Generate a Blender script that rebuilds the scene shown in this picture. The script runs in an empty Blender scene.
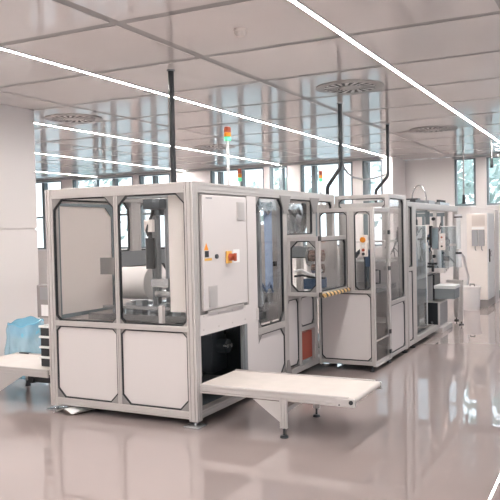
import bpy, bmesh, math, random
from mathutils import Vector, Matrix, Quaternion
R = random.Random(7)
S = bpy.context.scene
COL = S.collection

# ------------------------------------------------------------------ camera
H = 1.64
cam = bpy.data.cameras.new('camera')
cam.sensor_fit = 'HORIZONTAL'; cam.sensor_width = 36.0
cam.lens = 719.2 / 500 * 36.0
cam.clip_start = 0.05; cam.clip_end = 300
camo = bpy.data.objects.new('camera', cam); COL.objects.link(camo)
pitch, yaw, roll = 0.0280716, 0.471719, -0.0216048
c, s = math.cos(yaw), math.sin(yaw)
F = Vector((-s*math.cos(pitch), c*math.cos(pitch), -math.sin(pitch)))
Rt = Vector((c, s, 0)); U = Rt.cross(F)
cr, sr = math.cos(roll), math.sin(roll)
rx = cr*Rt + sr*U; ux = -sr*Rt + cr*U
m = Matrix((rx, ux, -F)).transposed().to_4x4()
m.translation = Vector((3.116, -5.084, H))
camo.matrix_world = m
S.camera = camo

# ------------------------------------------------------------------ world, exposure
W = bpy.data.worlds.new('world'); S.world = W; W.use_nodes = True
wn = W.node_tree.nodes; wl_ = W.node_tree.links
bg = wn['Background']; bg.inputs['Strength'].default_value = 1.7
tc = wn.new('ShaderNodeTexCoord'); sep = wn.new('ShaderNodeSeparateXYZ'); ramp = wn.new('ShaderNodeValToRGB')
wl_.new(tc.outputs['Generated'], sep.inputs[0]); wl_.new(sep.outputs['Z'], ramp.inputs[0]); wl_.new(ramp.outputs[0], bg.inputs[0])
ramp.color_ramp.elements[0].position = 0.0; ramp.color_ramp.elements[0].color = (0.88, 0.92, 0.96, 1)
ramp.color_ramp.elements[1].position = 0.6; ramp.color_ramp.elements[1].color = (0.72, 0.86, 1.0, 1)
S.view_settings.view_transform = 'Standard'; S.view_settings.look = 'None'
S.view_settings.exposure = 0.82; S.view_settings.gamma = 1.0; S.view_settings.use_curve_mapping = False
try:
    S.cycles.transparent_max_bounces = 32; S.cycles.max_bounces = 10; S.cycles.glossy_bounces = 6; S.cycles.diffuse_bounces = 5
    S.cycles.use_denoising = True; S.cycles.use_adaptive_sampling = False; S.cycles.sample_clamp_indirect = 6.0
    S.cycles.caustics_reflective = False; S.cycles.caustics_refractive = False
except Exception: pass
STRIP = 115.0          # LED strip radiance

# ------------------------------------------------------------------ materials
def mat(name, col, rough=0.5, metal=0.0, emit=None, es=1.0, coat=0.0, spec=0.5, noise=None):
    M = bpy.data.materials.new(name); M.use_nodes = True
    b = M.node_tree.nodes['Principled BSDF']; N = M.node_tree.nodes; L = M.node_tree.links
    b.inputs['Base Color'].default_value = (*col, 1); b.inputs['Roughness'].default_value = rough
    b.inputs['Metallic'].default_value = metal; b.inputs['Specular IOR Level'].default_value = spec
    b.inputs['Coat Weight'].default_value = coat
    if emit: b.inputs['Emission Color'].default_value = (*emit, 1); b.inputs['Emission Strength'].default_value = es
    if noise:
        sc, amt = noise
        t = N.new('ShaderNodeTexCoord'); n = N.new('ShaderNodeTexNoise'); n.inputs['Scale'].default_value = sc; n.inputs['Detail'].default_value = 4
        r = N.new('ShaderNodeValToRGB'); L.new(t.outputs['Object'], n.inputs['Vector']); L.new(n.outputs[0], r.inputs[0])
        r.color_ramp.elements[0].position = .3; r.color_ramp.elements[1].position = .7
        r.color_ramp.elements[0].color = (*[k*(1-amt) for k in col], 1); r.color_ramp.elements[1].color = (*[min(1, k*(1+amt)) for k in col], 1)
        L.new(r.outputs[0], b.inputs['Base Color'])
    return M
def glass_mat(name, tint, ior=1.45, rough=0.0):
    M = bpy.data.materials.new(name); M.use_nodes = True
    N = M.node_tree.nodes; L = M.node_tree.links; N.clear()
    o = N.new('ShaderNodeOutputMaterial'); mx = N.new('ShaderNodeMixShader'); t = N.new('ShaderNodeBsdfTransparent')
    g = N.new('ShaderNodeBsdfGlossy'); f = N.new('ShaderNodeFresnel')
    t.inputs[0].default_value = (*tint, 1); g.inputs['Roughness'].default_value = rough; 
    ge = N.new('ShaderNodeNewGeometry'); mr = N.new('ShaderNodeMapRange')   # same index on both sides of the sheet
    mr.inputs['To Min'].default_value = ior; mr.inputs['To Max'].default_value = 1/ior
    L.new(ge.outputs['Backfacing'], mr.inputs['Value']); L.new(mr.outputs[0], f.inputs[0])
    L.new(f.outputs[0], mx.inputs[0]); L.new(t.outputs[0], mx.inputs[1]); L.new(g.outputs[0], mx.inputs[2]); L.new(mx.outputs[0], o.inputs[0])
    return M
alu = mat('anodised_aluminium', (.57, .54, .525), .38, .35)
film = mat('film_roll_wrap', (.68, .64, .62), .3)
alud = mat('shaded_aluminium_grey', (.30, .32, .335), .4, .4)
white = mat('white_sheet_panel', (.64, .60, .59), .33)
wallm = mat('wall_paint', (.72, .685, .675), .45)
pier = mat('pier_paint', (.60, .57, .555), .5)
cream = mat('cabinet_cream', (.76, .70, .66), .4)
black = mat('black_rubber', (.016, .018, .02), .5)
blackp = mat('black_plastic', (.02, .022, .025), .35)
steel = mat('brushed_steel', (.55, .56, .57), .25, .9)
darkm = mat('dark_machinery', (.06, .07, .08), .4, .3)
gus = mat('grey_bracket', (.29, .275, .27), .45, .3)
glass = glass_mat('polycarbonate', (.985, .99, .99), 1.36)
wglass = glass_mat('window_glass', (.93, .97, .98), 1.45)
red = mat('red_plastic', (.40, .08, .035), .4); orange = mat('orange_plastic', (.85, .30, .02), .4)
yellow = mat('yellow_plastic', (.82, .47, .10), .4); green = mat('green_lens', (.15, .75, .45), .3, emit=(.2, 1, .5), es=.2)
redbox = mat('red_crate', (.36, .07, .04), .5); blue = mat('blue_part', (.08, .13, .22), .4)
copper = mat('copper', (.62, .46, .40), .2, .9)
beltm = mat('conveyor_belt', (.66, .60, .56), .45, noise=(6, .05))
framed = mat('dark_window_frame', (.17, .21, .23), .4)
bin_w = mat('white_bin', (.80, .77, .76), .35)
cabw = mat('white_and_lit_side', (.74, .75, .76), .35)
greym = mat('grey_paint', (.30, .30, .31), .45)
tray_g = mat('grey_tray', (.21, .23, .245), .45)
shieldm = glass_mat('tinted_shield', (.84, .92, .95), 1.40)
label_w = mat('label_white', (.85, .85, .84), .5)
bluesheet = glass_mat('blue_sheet', (.55, .68, .88), 1.4, .1)
strip_m = mat('led_diffuser', (1, 1, 1), .4, emit=(1, .96, .925), es=STRIP)
foliage = mat('foliage', (.46, .54, .49), .6, noise=(3, .25)); bark = mat('bark', (.12, .09, .07), .8)
lawn = mat('outdoor_paving', (.35, .38, .36), .9, noise=(.5, .2))
gridm = mat('ceiling_grid', (.34, .33, .325), .4)

opal = bpy.data.materials.new('white_opal_sheet'); opal.use_nodes = True
_n = opal.node_tree.nodes; _l = opal.node_tree.links; _b = _n['Principled BSDF']
_b.inputs['Base Color'].default_value = (.93, .87, .84, 1); _b.inputs['Roughness'].default_value = .4
_t = _n.new('ShaderNodeBsdfTranslucent'); _t.inputs[0].default_value = (.88, .82, .79, 1)
_m = _n.new('ShaderNodeMixShader'); _m.inputs[0].default_value = .35
_l.new(_b.outputs[0], _m.inputs[1]); _l.new(_t.outputs[0], _m.inputs[2]); _l.new(_m.outputs[0], _n['Material Output'].inputs[0])
# bag: blue translucent film
bagm = bpy.data.materials.new('blue_film'); bagm.use_nodes = True
_n = bagm.node_tree.nodes; _l = bagm.node_tree.links; _b = _n['Principled BSDF']
_b.inputs['Base Color'].default_value = (.66, .82, .90, 1); _b.inputs['Roughness'].default_value = .10
_t = _n.new('ShaderNodeBsdfTransparent'); _t.inputs[0].default_value = (.70, .90, .97, 1)
_m = _n.new('ShaderNodeMixShader'); _m.inputs[0].default_value = .40
_l.new(_t.outputs[0], _m.inputs[1]); _l.new(_b.outputs[0], _m.inputs[2]); _l.new(_m.outputs[0], _n['Material Output'].inputs[0])

bagd = bagm.copy(); bagd.name = 'lit_blue_film'  # film copy with the lit inside of the mouth put into its colour
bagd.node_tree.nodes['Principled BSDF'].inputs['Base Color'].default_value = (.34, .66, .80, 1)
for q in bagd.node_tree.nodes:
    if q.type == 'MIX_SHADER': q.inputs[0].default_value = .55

# striped guard bar
strm = bpy.data.materials.new('hazard_stripe'); strm.use_nodes = True
_n = strm.node_tree.nodes; _l = strm.node_tree.links; _b = _n['Principled BSDF']; _b.inputs['Roughness'].default_value = .4
_tc = _n.new('ShaderNodeTexCoord'); _w = _n.new('ShaderNodeTexWave'); _w.bands_direction = 'DIAGONAL'; _w.inputs['Scale'].default_value = 6.0
_r = _n.new('ShaderNodeValToRGB'); _r.color_ramp.interpolation = 'CONSTANT'
_r.color_ramp.elements[0].color = (.80, .55, .24, 1); _r.color_ramp.elements[1].position = .62; _r.color_ramp.elements[1].color = (.03, .03, .03, 1)
_l.new(_tc.outputs['Object'], _w.inputs['Vector']); _l.new(_w.outputs['Fac'], _r.inputs[0]); _l.new(_r.outputs[0], _b.inputs['Base Color'])

# floor: glossy poured epoxy
floorm = mat('epoxy_floor', (.33, .275, .262), .008, noise=(.6, .04))
floorm.node_tree.nodes['Principled BSDF'].inputs['IOR'].default_value = 2.3
ceilm = mat('lacquered_ceiling', (.85, .82, .805), .07, noise=(.8, .03))
ceilm.node_tree.nodes['Principled BSDF'].inputs['IOR'].default_value = 1.6

# ------------------------------------------------------------------ mesh helpers
class MB:
    def __init__(s): s.b = bmesh.new()
    def box(s, x0, x1, y0, y1, z0, z1, bev=0):
        r = bmesh.ops.create_cube(s.b, size=1)['verts']
        for v in r:
            v.co = Vector(((x0+x1)/2 + v.co.x*(x1-x0), (y0+y1)/2 + v.co.y*(y1-y0), (z0+z1)/2 + v.co.z*(z1-z0)))
        if bev:
            es = list({e for v in r for e in v.link_edges})
            bmesh.ops.bevel(s.b, geom=es, offset=bev, segments=2, affect='EDGES', profile=.5)
        return s
    def poly(s, pts, d):           # extrude polygon by vector d
        d = Vector(d); a = [s.b.verts.new(Vector(p)) for p in pts]; b = [s.b.verts.new(Vector(p)+d) for p in pts]
        n = len(a)
        s.b.faces.new(a); s.b.faces.new(b[::-1])
        for i in range(n): s.b.faces.new((a[i], b[i], b[(i+1) % n], a[(i+1) % n]))
        return s
    def ring(s, outer, inner, d):  # outline band extruded by d
        d = Vector(d); n = len(outer)
        A = [s.b.verts.new(Vector(p)) for p in outer]; B = [s.b.verts.new(Vector(p)) for p in inner]
        A2 = [s.b.verts.new(Vector(p)+d) for p in outer]; B2 = [s.b.verts.new(Vector(p)+d) for p in inner]
        for i in range(n):
            j = (i+1) % n
            for q in ((A[i], A[j], B[j], B[i]), (A2[j], A2[i], B2[i], B2[j]), (A[j], A[i], A2[i], A2[j]), (B[i], B[j], B2[j], B2[i])):
                s.b.faces.new(q)
        return s
    def cyl(s, p0, p1, r, r1=None, n=20):
        p0, p1 = Vector(p0), Vector(p1); d = p1-p0
        mt = Matrix.Translation((p0+p1)/2) @ d.to_track_quat('Z', 'Y').to_matrix().to_4x4()
        bmesh.ops.create_cone(s.b, cap_ends=True, segments=n, radius1=r, radius2=r if r1 is None else r1, depth=d.length, matrix=mt)
        return s
    def tube(s, pts, r, n=10):
        pts = [Vector(p) for p in pts]; prev = None; rings = []
        q = None
        for i, p in enumerate(pts):
            t = (pts[min(i+1, len(pts)-1)] - pts[max(i-1, 0)]).normalized()
            if q is None: up = Vector((0, 0, 1)) if abs(t.z) < .9 else Vector((1, 0, 0)); u = t.cross(up).normalized()
            else: u = (u - t*u.dot(t)).normalized()
            q = 1; v = t.cross(u)
            rings.append([s.b.verts.new(p + u*r*math.cos(2*math.pi*k/n) + v*r*math.sin(2*math.pi*k/n)) for k in range(n)])
        for a, b in zip(rings, rings[1:]):
            for k in range(n): s.b.faces.new((a[k], a[(k+1) % n], b[(k+1) % n], b[k]))
        s.b.faces.new(rings[0][::-1]); s.b.faces.new(rings[-1])
        return s
    def lathe(s, prof, cx, cy, n=32):
        rings = [[s.b.verts.new((cx+r*math.cos(2*math.pi*k/n), cy+r*math.sin(2*math.pi*k/n), z)) for k in range(n)] for r, z in prof]
        for a, b in zip(rings, rings[1:]):
            for k in range(n): s.b.faces.new((a[k], a[(k+1) % n], b[(k+1) % n], b[k]))
        s.b.faces.new(rings[0][::-1]); s.b.faces.new(rings[-1])
        return s
    def profile(s, p0, p1, wa, wb, slots=True):
        """aluminium extrusion along one world axis, p0 = min corner of the bar, p1 = max corner along axis; slots on faces"""
        p0, p1 = Vector(p0), Vector(p1); d = p1-p0
        ax = max(range(3), key=lambda i: abs(d[i])); o = [i for i in range(3) if i != ax]
        a, b = o
        def pt(u, v):
            q = Vector((0, 0, 0)); q[ax] = p0[ax]; q[a] = p0[a]+u; q[b] = p0[b]+v; return q
        sw, sd = .007, .008
        def cuts(w): return [w*.5] if w < .06 else [w*.27, w*.73]
        out = []
        def side(w, f):
            for k in cuts(w): out.extend([f(k-sw/2, 0), f(k-sw/2, sd), f(k+sw/2, sd), f(k+sw/2, 0)])
        ch = .003
        out += [pt(ch, 0)]; side(wa, lambda t, dd: pt(t, dd)); out += [pt(wa-ch, 0), pt(wa, ch)]
        side(wb, lambda t, dd: pt(wa-dd, t)); out += [pt(wa, wb-ch), pt(wa-ch, wb)]
        side(wa, lambda t, dd: pt(wa-t, wb-dd)); out += [pt(ch, wb), pt(0, wb-ch)]
        side(wb, lambda t, dd: pt(dd, wb-t)); out += [pt(0, ch)]
        dv = Vector((0, 0, 0)); dv[ax] = d[ax]
        s.poly(out, dv); return s

WLOC = {}
def build(name, mb, material, parent=None, smooth=False, loc=None, rot=None):
    me = bpy.data.meshes.new(name); b = mb.b
    bmesh.ops.recalc_face_normals(b, faces=b.faces[:])
    if parent is not None: org = WLOC[parent.name]
    elif loc is not None: org = Vector(loc)
    else:
        xs = [v.co for v in b.verts]
        org = Vector(((min(v.x for v in xs)+max(v.x for v in xs))/2, (min(v.y for v in xs)+max(v.y for v in xs))/2, min(v.z for v in xs)))
    for v in b.verts: v.co -= org
    b.to_mesh(me); b.free()
    if smooth:
        for p in me.polygons: p.use_smooth = True
        try: me.set_sharp_from_angle(angle=math.radians(40))
        except Exception: pass
    me.materials.append(material)
    o = bpy.data.objects.new(name, me); COL.objects.link(o)
    if parent is not None: o.parent = parent
    else: o.location = org
    WLOC[o.name] = org
    return o
def tag(o, label, cat, group=None, kind=None):
    if label: o['label'] = label
    if cat: o['category'] = cat
    if group: o['group'] = group
    if kind: o['kind'] = kind
    return o
def thing(name, loc, label, cat, group=None):
    o = bpy.data.objects.new(name, None); COL.objects.link(o); o.location = loc; o.empty_display_size = .1
    WLOC[o.name] = Vector(loc)
    return tag(o, label, cat, group)
def struct(name, mb, material, smooth=False):
    o = build(name, mb, material, smooth=smooth); o['kind'] = 'structure'; return o

def octo(a0, a1, z0, z1, ch, ins=0):
    k = ins*(2-math.sqrt(2)); b, t = ch if isinstance(ch, tuple) else (ch, ch)
    a0 += ins; a1 -= ins; z0 += ins; z1 -= ins; b = max(b-k, .001); t = max(t-k, .001)
    return [(a0+b, z0), (a1-b, z0), (a1, z0+b), (a1, z1-t), (a1-t, z1), (a0+t, z1), (a0, z1-t), (a0, z0+b)]
def panel(parent, plane, at, a0, a1, z0, z1, ch, material, name='panel', gk=.013, th=.008, brackets=True, label=None, out=1):
    """panel with chamfered corners in a frame opening; plane 'y' faces -y, plane 'x' faces +x (out=-1: -x). 'at' = outer face of the frame"""
    if plane == 'y': P = lambda q, d: (q[0], at+d, q[1]); D = lambda d: (0, d, 0)
    else:            P = lambda q, d: (at-out*d, q[0], q[1]); D = lambda d: (-out*d, 0, 0)
    ins = .016
    o = octo(a0, a1, z0, z1, ch); i = octo(a0, a1, z0, z1, ch, gk); oi = octo(a0, a1, z0, z1, ch, .004)
    pm = MB().poly([P(q, ins+.006) for q in oi], D(th))
    po = build(name, pm, material, parent)
    if label: po['label'] = label
    g = MB().ring([P(q, ins-.004) for q in o], [P(q, ins-.004) for q in i], D(.022))
    build('gasket', g, black, po)
    ch2 = ch if isinstance(ch, tuple) else (ch, ch)
    if brackets and max(ch2) > .02:
        for (ca, cz, sa, sz) in ((a0, z0, 1, 1), (a1, z0, -1, 1), (a1, z1, -1, -1), (a0, z1, 1, -1)):
            ch = ch2[0] if sz > 0 else ch2[1]
            t = MB().poly([P((ca, cz), ins-.008), P((ca+sa*ch, cz), ins-.008), P((ca, cz+sz*ch), ins-.008)], D(.02))
            build('corner_bracket', t, gus, po)
    return po
def post(parent, x0, x1, y0, y1, z0, z1, m_=None): return build('post', MB().profile((x0, y0, z0), (x0, y0, z1), x1-x0, y1-y0), m_ or alu, parent)
def railx(parent, x0, x1, y0, y1, z0, z1, m_=None, nm='rail'): return build(nm, MB().profile((x0, y0, z0), (x1, y0, z0), y1-y0, z1-z0), m_ or alu, parent)
def raily(parent, x0, x1, y0, y1, z0, z1, m_=None, nm='rail'): return build(nm, MB().profile((x0, y0, z0), (x0, y1, z0), x1-x0, z1-z0), m_ or alu, parent)
def foot(parent, x, y, h=.062, r=.045, sq=False, nm='foot', m_=None):
    b = MB()
    if sq: b.box(x-.075, x+.075, y-.075, y+.06, 0.0, .018, .003)
    else: b.cyl((x, y, 0), (x, y, .02), r, r*.8)
    b.cyl((x, y, .012), (x, y, h), .011, n=12)
    return build(nm, b, m_ or (steel if sq else blackp), parent, True)

# ------------------------------------------------------------------ room
CZ = 3.28; YB = 12.64
struct('floor', MB().box(-22, 9, -14, YB, -.2, 0), floorm)
struct('ground', MB().box(-60, 40, YB+.3, 70, -.5, -.25), lawn)

# ceiling: lacquered metal panels between grey runners
gy = [-.47+1.29*k for k in range(-9, 11)]; gx = [-.36+2.74*k for k in range(-7, 4)]
lightx = [1.06+2.78*-k for k in range(-2, 8)]   # strips, right to left (last ones far left)
mb = MB()
gw = .048
ys = [-14] + gy + [YB]
xs = [-22] + gx + [9]
for i in range(len(xs)-1):
    for j in range(len(ys)-1):
        x0, x1, y0, y1 = xs[i]+gw, xs[i+1]-gw, ys[j]+gw, ys[j+1]-gw
        if x1-x0 > .1 and y1-y0 > .1: mb.box(x0, x1, y0, y1, CZ, CZ+.03)
ceil = struct('ceiling', mb, ceilm)
struct('trim_1', MB().box(-22, 9, -14, YB, CZ+.003, CZ+.2), gridm)

# back wall with window openings
YF = 11.5            # window facade on the left; the white wall on the right stands further back
wins = [(-14.8, -13.2), (-13.0, -11.6), (-11.2, -9.0), (-8.8, -7.75), (-6.49, -4.90), (-4.76, -4.24),
        (-3.9, -2.53), (-2.29, -1.79), (-.36, .14), (.38, 1.95), (2.25, 3.8), (4.1, 5.7)]
mulls = {0: [-14.0], 1: [-12.3], 2: [-10.33, -9.65], 3: [-8.27], 4: [-6.2, -5.55], 5: [-4.42], 6: [-3.54, -2.84], 7: [-2.18], 9: [1.1], 10: [3.0], 11: [4.9]}
NL = 8
TOPW = 3.235
def sill(k): return 1.18 if k < NL else 2.1
XR = -1.55           # return between facade and white wall
mb = MB(); x = -22
for k, (a, b_) in enumerate(wins[:NL]):
    mb.box(x, a, YF, YF+.3, 0, CZ); mb.box(a, b_, YF, YF+.3, 0, sill(k)); mb.box(a, b_, YF, YF+.3, TOPW, CZ); x = b_
mb.box(x, XR, YF, YF+.3, 0, CZ); mb.box(XR-.3, XR, YF+.3, YB+.3, 0, CZ); x = XR
for k, (a, b_) in enumerate(wins[NL:]):
    k += NL
    mb.box(x, a, YB, YB+.3, 0, CZ); mb.box(a, b_, YB, YB+.3, 0, sill(k)); mb.box(a, b_, YB, YB+.3, TOPW, CZ); x = b_
mb.box(x, 9, YB, YB+.3, 0, CZ)
struct('wall_back', mb, wallm)
struct('trim_2', MB().box(-22, XR-.3, YF-.05, YF-.003, TOPW+.005, CZ-.003).box(-.4, 9, YB-.05, YB-.003, TOPW+.005, CZ-.003), mat('blind_box_grey', (.42, .43, .44), .4))
struct('baseboard_back', MB().box(-22, XR, YF-.02, YF-.001, 0.001, .09).box(XR, 9, YB-.02, YB-.001, 0.001, .09), greym)
for k, (a, b_) in enumerate(wins):
    z0 = sill(k); YW = YF if k < NL else YB; w = thing('window_%d' % (k+1), ((a+b_)/2, YW+.1, z0), None, None); w['kind'] = 'structure'
    f = MB(); t = .05
    a_, c_ = a+.003, b_-.003
    f.box(a_, a_+t, YW+.03, YW+.14, z0+.003, TOPW-.003).box(c_-t, c_, YW+.03, YW+.14, z0+.003, TOPW-.003)
    f.box(a_+t, c_-t, YW+.03, YW+.14, z0+.003, z0+t).box(a_+t, c_-t, YW+.03, YW+.14, TOPW-.025, TOPW-.003)
    for q in mulls.get(k, []): f.box(q-.05, q+.05, YW-.02, YW+.14, z0+t, TOPW-t)
    if k < NL: f.box(a_+t, c_-t, YW+.05, YW+.12, 2.12, 2.18)
    build('window_frame', f, framed, w)
    build('pane', MB().box(a_+t, c_-t, YW+.08, YW+.088, z0+t, TOPW-t), wglass, w)
    build('window_sill', MB().box(a_, c_, YW-.06, YW+.03, z0-.03, z0+.002), cabw, w)

# partition on the left, ends beside the machine
px = -3.72
mb = MB().box(px-.6, px, -14, 2.13, 0.001, 1.70).box(px-.6, px, -14, 2.13, 1.722, CZ-.002).box(px-.59, px-.02, -14, 2.12, 1.69, 1.74)
struct('wall_left', mb, wallm)
struct('baseboard_left', MB().box(px+.001, px+.012, -14, 2.13, .001, .08), greym)
struct('wall_front', MB().box(-22, 9, -14.3, -14, 0, 1.3).box(-22, 9, -14.3, -14, 2.2, CZ), wallm)
struct('wall_right', MB().box(9, 9.3, -14, YB+.3, 0, .9).box(9, 9.3, -14, YB+.3, 2.7, CZ).box(9, 9.3, 9.5, YB+.3, .9, 2.7), wallm)
struct('wall_far_left', MB().box(-22.2, -22, -14, YB+.3, 0, CZ), wallm)

# ------------------------------------------------------------------ ceiling fittings
names = ['rightmost LED strip running to the upper right edge of the ceiling', 'long LED strip crossing above the machine front from the left edge',
         'LED strip just behind the ceiling vent at left, ends at the far windows', 'LED strip far left, third from the machine',
         'faint LED strip farthest back on the left']
for k, lx in enumerate([1.06, -1.68, -4.48, -7.28, -10.33]):
    y1 = YF-.06 if k else YB-.06
    t = thing('ceiling_light', (lx, 0, CZ), names[k], 'ceiling light', 'LED strips in the ceiling')
    build('housing', MB().box(lx-.032, lx-.016, -13, y1, CZ-.008, CZ+.011).box(lx+.016, lx+.032, -13, y1, CZ-.008, CZ+.011), alu, t)
    build('diffuser', MB().box(lx-.016, lx+.016, -13, y1, CZ-.006, CZ+.011), strip_m, t)
vent_m = mat('vent_rim_grey', (.40, .39, .385), .4); vent_p = mat('vent_plate_grey', (.50, .48, .47), .4)
def vent(x, y, label):
    t = thing('ceiling_vent', (x, y, CZ), label, 'ceiling vent', 'round swirl vents in the ceiling')
    build('rim', MB().lathe([(.40, CZ-.001), (.40, CZ-.010), (.385, CZ-.014), (.30, CZ-.014), (.30, CZ-.001)], x, y, 48), vent_m, t, True)
    build('plate', MB().cyl((x, y, CZ-.001), (x, y, CZ-.008), .30, n=48), vent_p, t)
    for k in range(36):
        a = 2*math.pi*k/36; u = Vector((math.cos(a+.25), math.sin(a+.25), 0)); v = Vector((-u.y, u.x, 0)); p = Vector((x+.225*math.cos(a), y+.225*math.sin(a), CZ-.0085))
        q = [p-u*.075-v*.011, p+u*.075-v*.019, p+u*.075+v*.019, p-u*.075+v*.011]
        build('slot', MB().poly(q, (0, 0, -.005)), black if k % 2 else label_w, t)
    build('hub', MB().cyl((x, y, CZ-.008), (x, y, CZ-.016), .13, n=32), vent_p, t)
vent(.36, 2.97, 'round swirl vent above the cable ducts, between the two bright strips')
vent(.36, 7.25, 'round swirl vent at right, far along beside the rightmost strip')
vent(-3.75, 2.95, 'round swirl vent at left, next to the end of the partition')
vent(-3.9, 7.25, 'round swirl vent behind the signal tower with the lit green lens')
t = thing('smoke_detector', (.39, .17, CZ), 'white round smoke detector on the ceiling panel', 'smoke detector')
build('base', MB().cyl((.39, .17, CZ), (.39, .17, CZ-.02), .055, n=24), cream, t, True)
build('sensor_head', MB().lathe([(.045, CZ-.02), (.045, CZ-.045), (.03, CZ-.06), (.005, CZ-.062)], .39, .17, 24), cream, t, True)

# ------------------------------------------------------------------ outside: trees
def tree(x, y, h, label, leaves=190):
    t = thing('tree', (x, y, -.25), label, 'tree', 'trees outside the windows')
    build('trunk', MB().cyl((x, y, -.25), (x, y, h*.6), .12, .07, 10), bark, t, True)
    b = MB(); rr = random.Random(int(x*10))
    for k in range(leaves):
        d = Vector((rr.gauss(0, 1), rr.gauss(0, 1), rr.gauss(0, 1))).normalized()*(rr.random()**.4)
        p = Vector((x+d.x*h*.32, y+d.y*h*.32, h*.62+d.z*h*.4)); n_ = Vector((rr.gauss(0, 1), rr.gauss(0, 1), rr.gauss(0, 1))).normalized()
        u = n_.orthogonal().normalized(); v = n_.cross(u); sz = .10+.1*rr.random()
        b.b.faces.new([b.b.verts.new(p+u*sz*1.6), b.b.verts.new(p+v*sz*.7), b.b.verts.new(p-u*sz*1.6), b.b.verts.new(p-v*sz*.7)])
    build('crown', b, foliage, t)
tree(-9.0, 22, 5.2, 'leafy tree seen through the windows left of the white wall')
tree(-17.5, 21, 5.0, 'leafy tree seen past the partition at left edge')
tree(-5.2, 25, 5.5, 'leafy tree seen behind the dark cable ducts')
tree(-3.5, 30.5, 6.3, 'dense leafy tree seen through the window right of the blank white wall', 330)
tree(-.5, 18.5, 5.2, 'dense leafy tree seen through the window at the right edge', 330)

# ------------------------------------------------------------------ machine 1: big framed packaging machine
L_, D_ = -1.6, 3.36
M1 = thing('packaging_machine', (-.8, 1.68, 0), 'large aluminium framed machine nearest the camera with white lower panels and electrical cabinet', 'machine')
TZ = 2.05; w8 = .085
for (x0, y0) in ((L_, 0), (-w8, 0), (L_, D_-w8), (-w8, D_-w8)): post(M1, x0, x0+w8, y0, y0+w8, .045, TZ)
railx(M1, L_+w8, -w8, 0, w8, 1.962, TZ); railx(M1, L_+w8, -w8, 0, w8, .062, .128)
railx(M1, L_+w8, -w8, .0, .045, .795, .842); 
post(M1, -.817, -.777, 0, .045, .128, .795); post(M1, -.817, -.777, 0, .045, .842, 1.962)
for xx in (0,): 
    raily(M1, -w8, 0, w8, D_-w8, 1.962, TZ); raily(M1, -w8, 0, w8, D_-w8, .062, .13)
raily(M1, L_, L_+w8, w8, D_-w8, 1.962, TZ); raily(M1, L_, L_+w8, w8, D_-w8, .062, .13)
railx(M1, L_+w8, -w8, D_-w8, D_, 1.962, TZ); railx(M1, L_+w8, -w8, D_-w8, D_, .062, .13)
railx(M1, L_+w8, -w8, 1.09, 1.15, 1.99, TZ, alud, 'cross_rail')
foot(M1, -.035, .02, sq=True); foot(M1, L_+.045, .045, sq=True); foot(M1, -.045, 1.86); foot(M1, -.045, D_-.05); foot(M1, L_+.045, D_-.05)
# front
panel(M1, 'y', 0, L_+w8, -.817, .128, .795, (.085, .045), white)
panel(M1, 'y', 0, -.777, -w8, .128, .795, (.085, .045), white)
panel(M1, 'y', 0, L_+w8, -.817, .842, 1.962, (.045, .10), glass, 'window_panel')
panel(M1, 'y', 0, -.777, -w8, .842, 1.962, (.045, .085), glass, 'window_panel')
build('grey_plate', MB().box(-1.0, -.83, .03, .036, 1.27, 1.42), gus, M1)
build('door_rail', MB().box(-.40, -.36, .05, .09, .842, 1.0), white, M1)
# left side wall: opaque panel near the front, open window behind
post(M1, L_, L_+.045, .98, 1.025, .13, 1.962)
panel(M1, 'x', L_, w8, .98, .13, 1.962, .09, opal, out=-1, label='milky white panel closing the left side')
post(M1, L_, L_+.06, 1.25, 1.42, 1.44, 1.962, white); raily(M1, L_, L_+.06, 1.025, D_-w8, 1.28, 1.44, alud)
panel(M1, 'x', L_, 1.025, 1.25, 1.44, 1.962, (.03, .08), glass, 'window_panel', out=-1)
panel(M1, 'x', L_, 1.42, 2.0, 1.44, 1.962, (.03, .08), glass, 'window_panel', out=-1)
panel(M1, 'x', L_, 2.0, D_-w8, 1.44, 1.962, (.03, .08), glass, 'window_panel', out=-1)
panel(M1, 'x', L_, 1.025, 2.0, .84, 1.28, (.03, .12), glass, 'window_panel', out=-1)
panel(M1, 'x', L_, 2.0, D_-w8, .84, 1.28, (.03, .12), glass, 'window_panel', out=-1)
panel(M1, 'x', L_, 1.025, D_-w8, .13, .80, .09, white, out=-1)
raily(M1, L_, L_+.045, 1.025, D_-w8, .80, .84)
build('added_dark_base', MB().box(L_+.02, -.02, .03, D_-.03, .066, .07), darkm, M1)  # unseen dark sheet added so the floor mirrors darkness under the machine
b = MB().box(L_+.03, L_+.05, .11, .97, .84, .875).box(L_+.03, L_+.05, .11, .97, 1.90, 1.93).box(L_+.03, L_+.05, .93, .965, .875, 1.9).box(L_+.03, L_+.05, .11, .14, .875, 1.9)
b.poly([(L_+.03, .93, 1.9), (L_+.03, .83, 1.9), (L_+.03, .93, 1.80)], (.02, 0, 0))
build('inner_seal', b, framed, M1)
# back wall
railx(M1, L_+w8, -w8, D_-.045, D_, 1.28, 1.42, alud)
panel(M1, 'y', D_-.03, L_+w8, -.9, .13, 1.28, .12, glass, 'window_panel')
panel(M1, 'y', D_-.03, -.9, -w8, .13, 1.28, .12, glass, 'window_panel')
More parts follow.
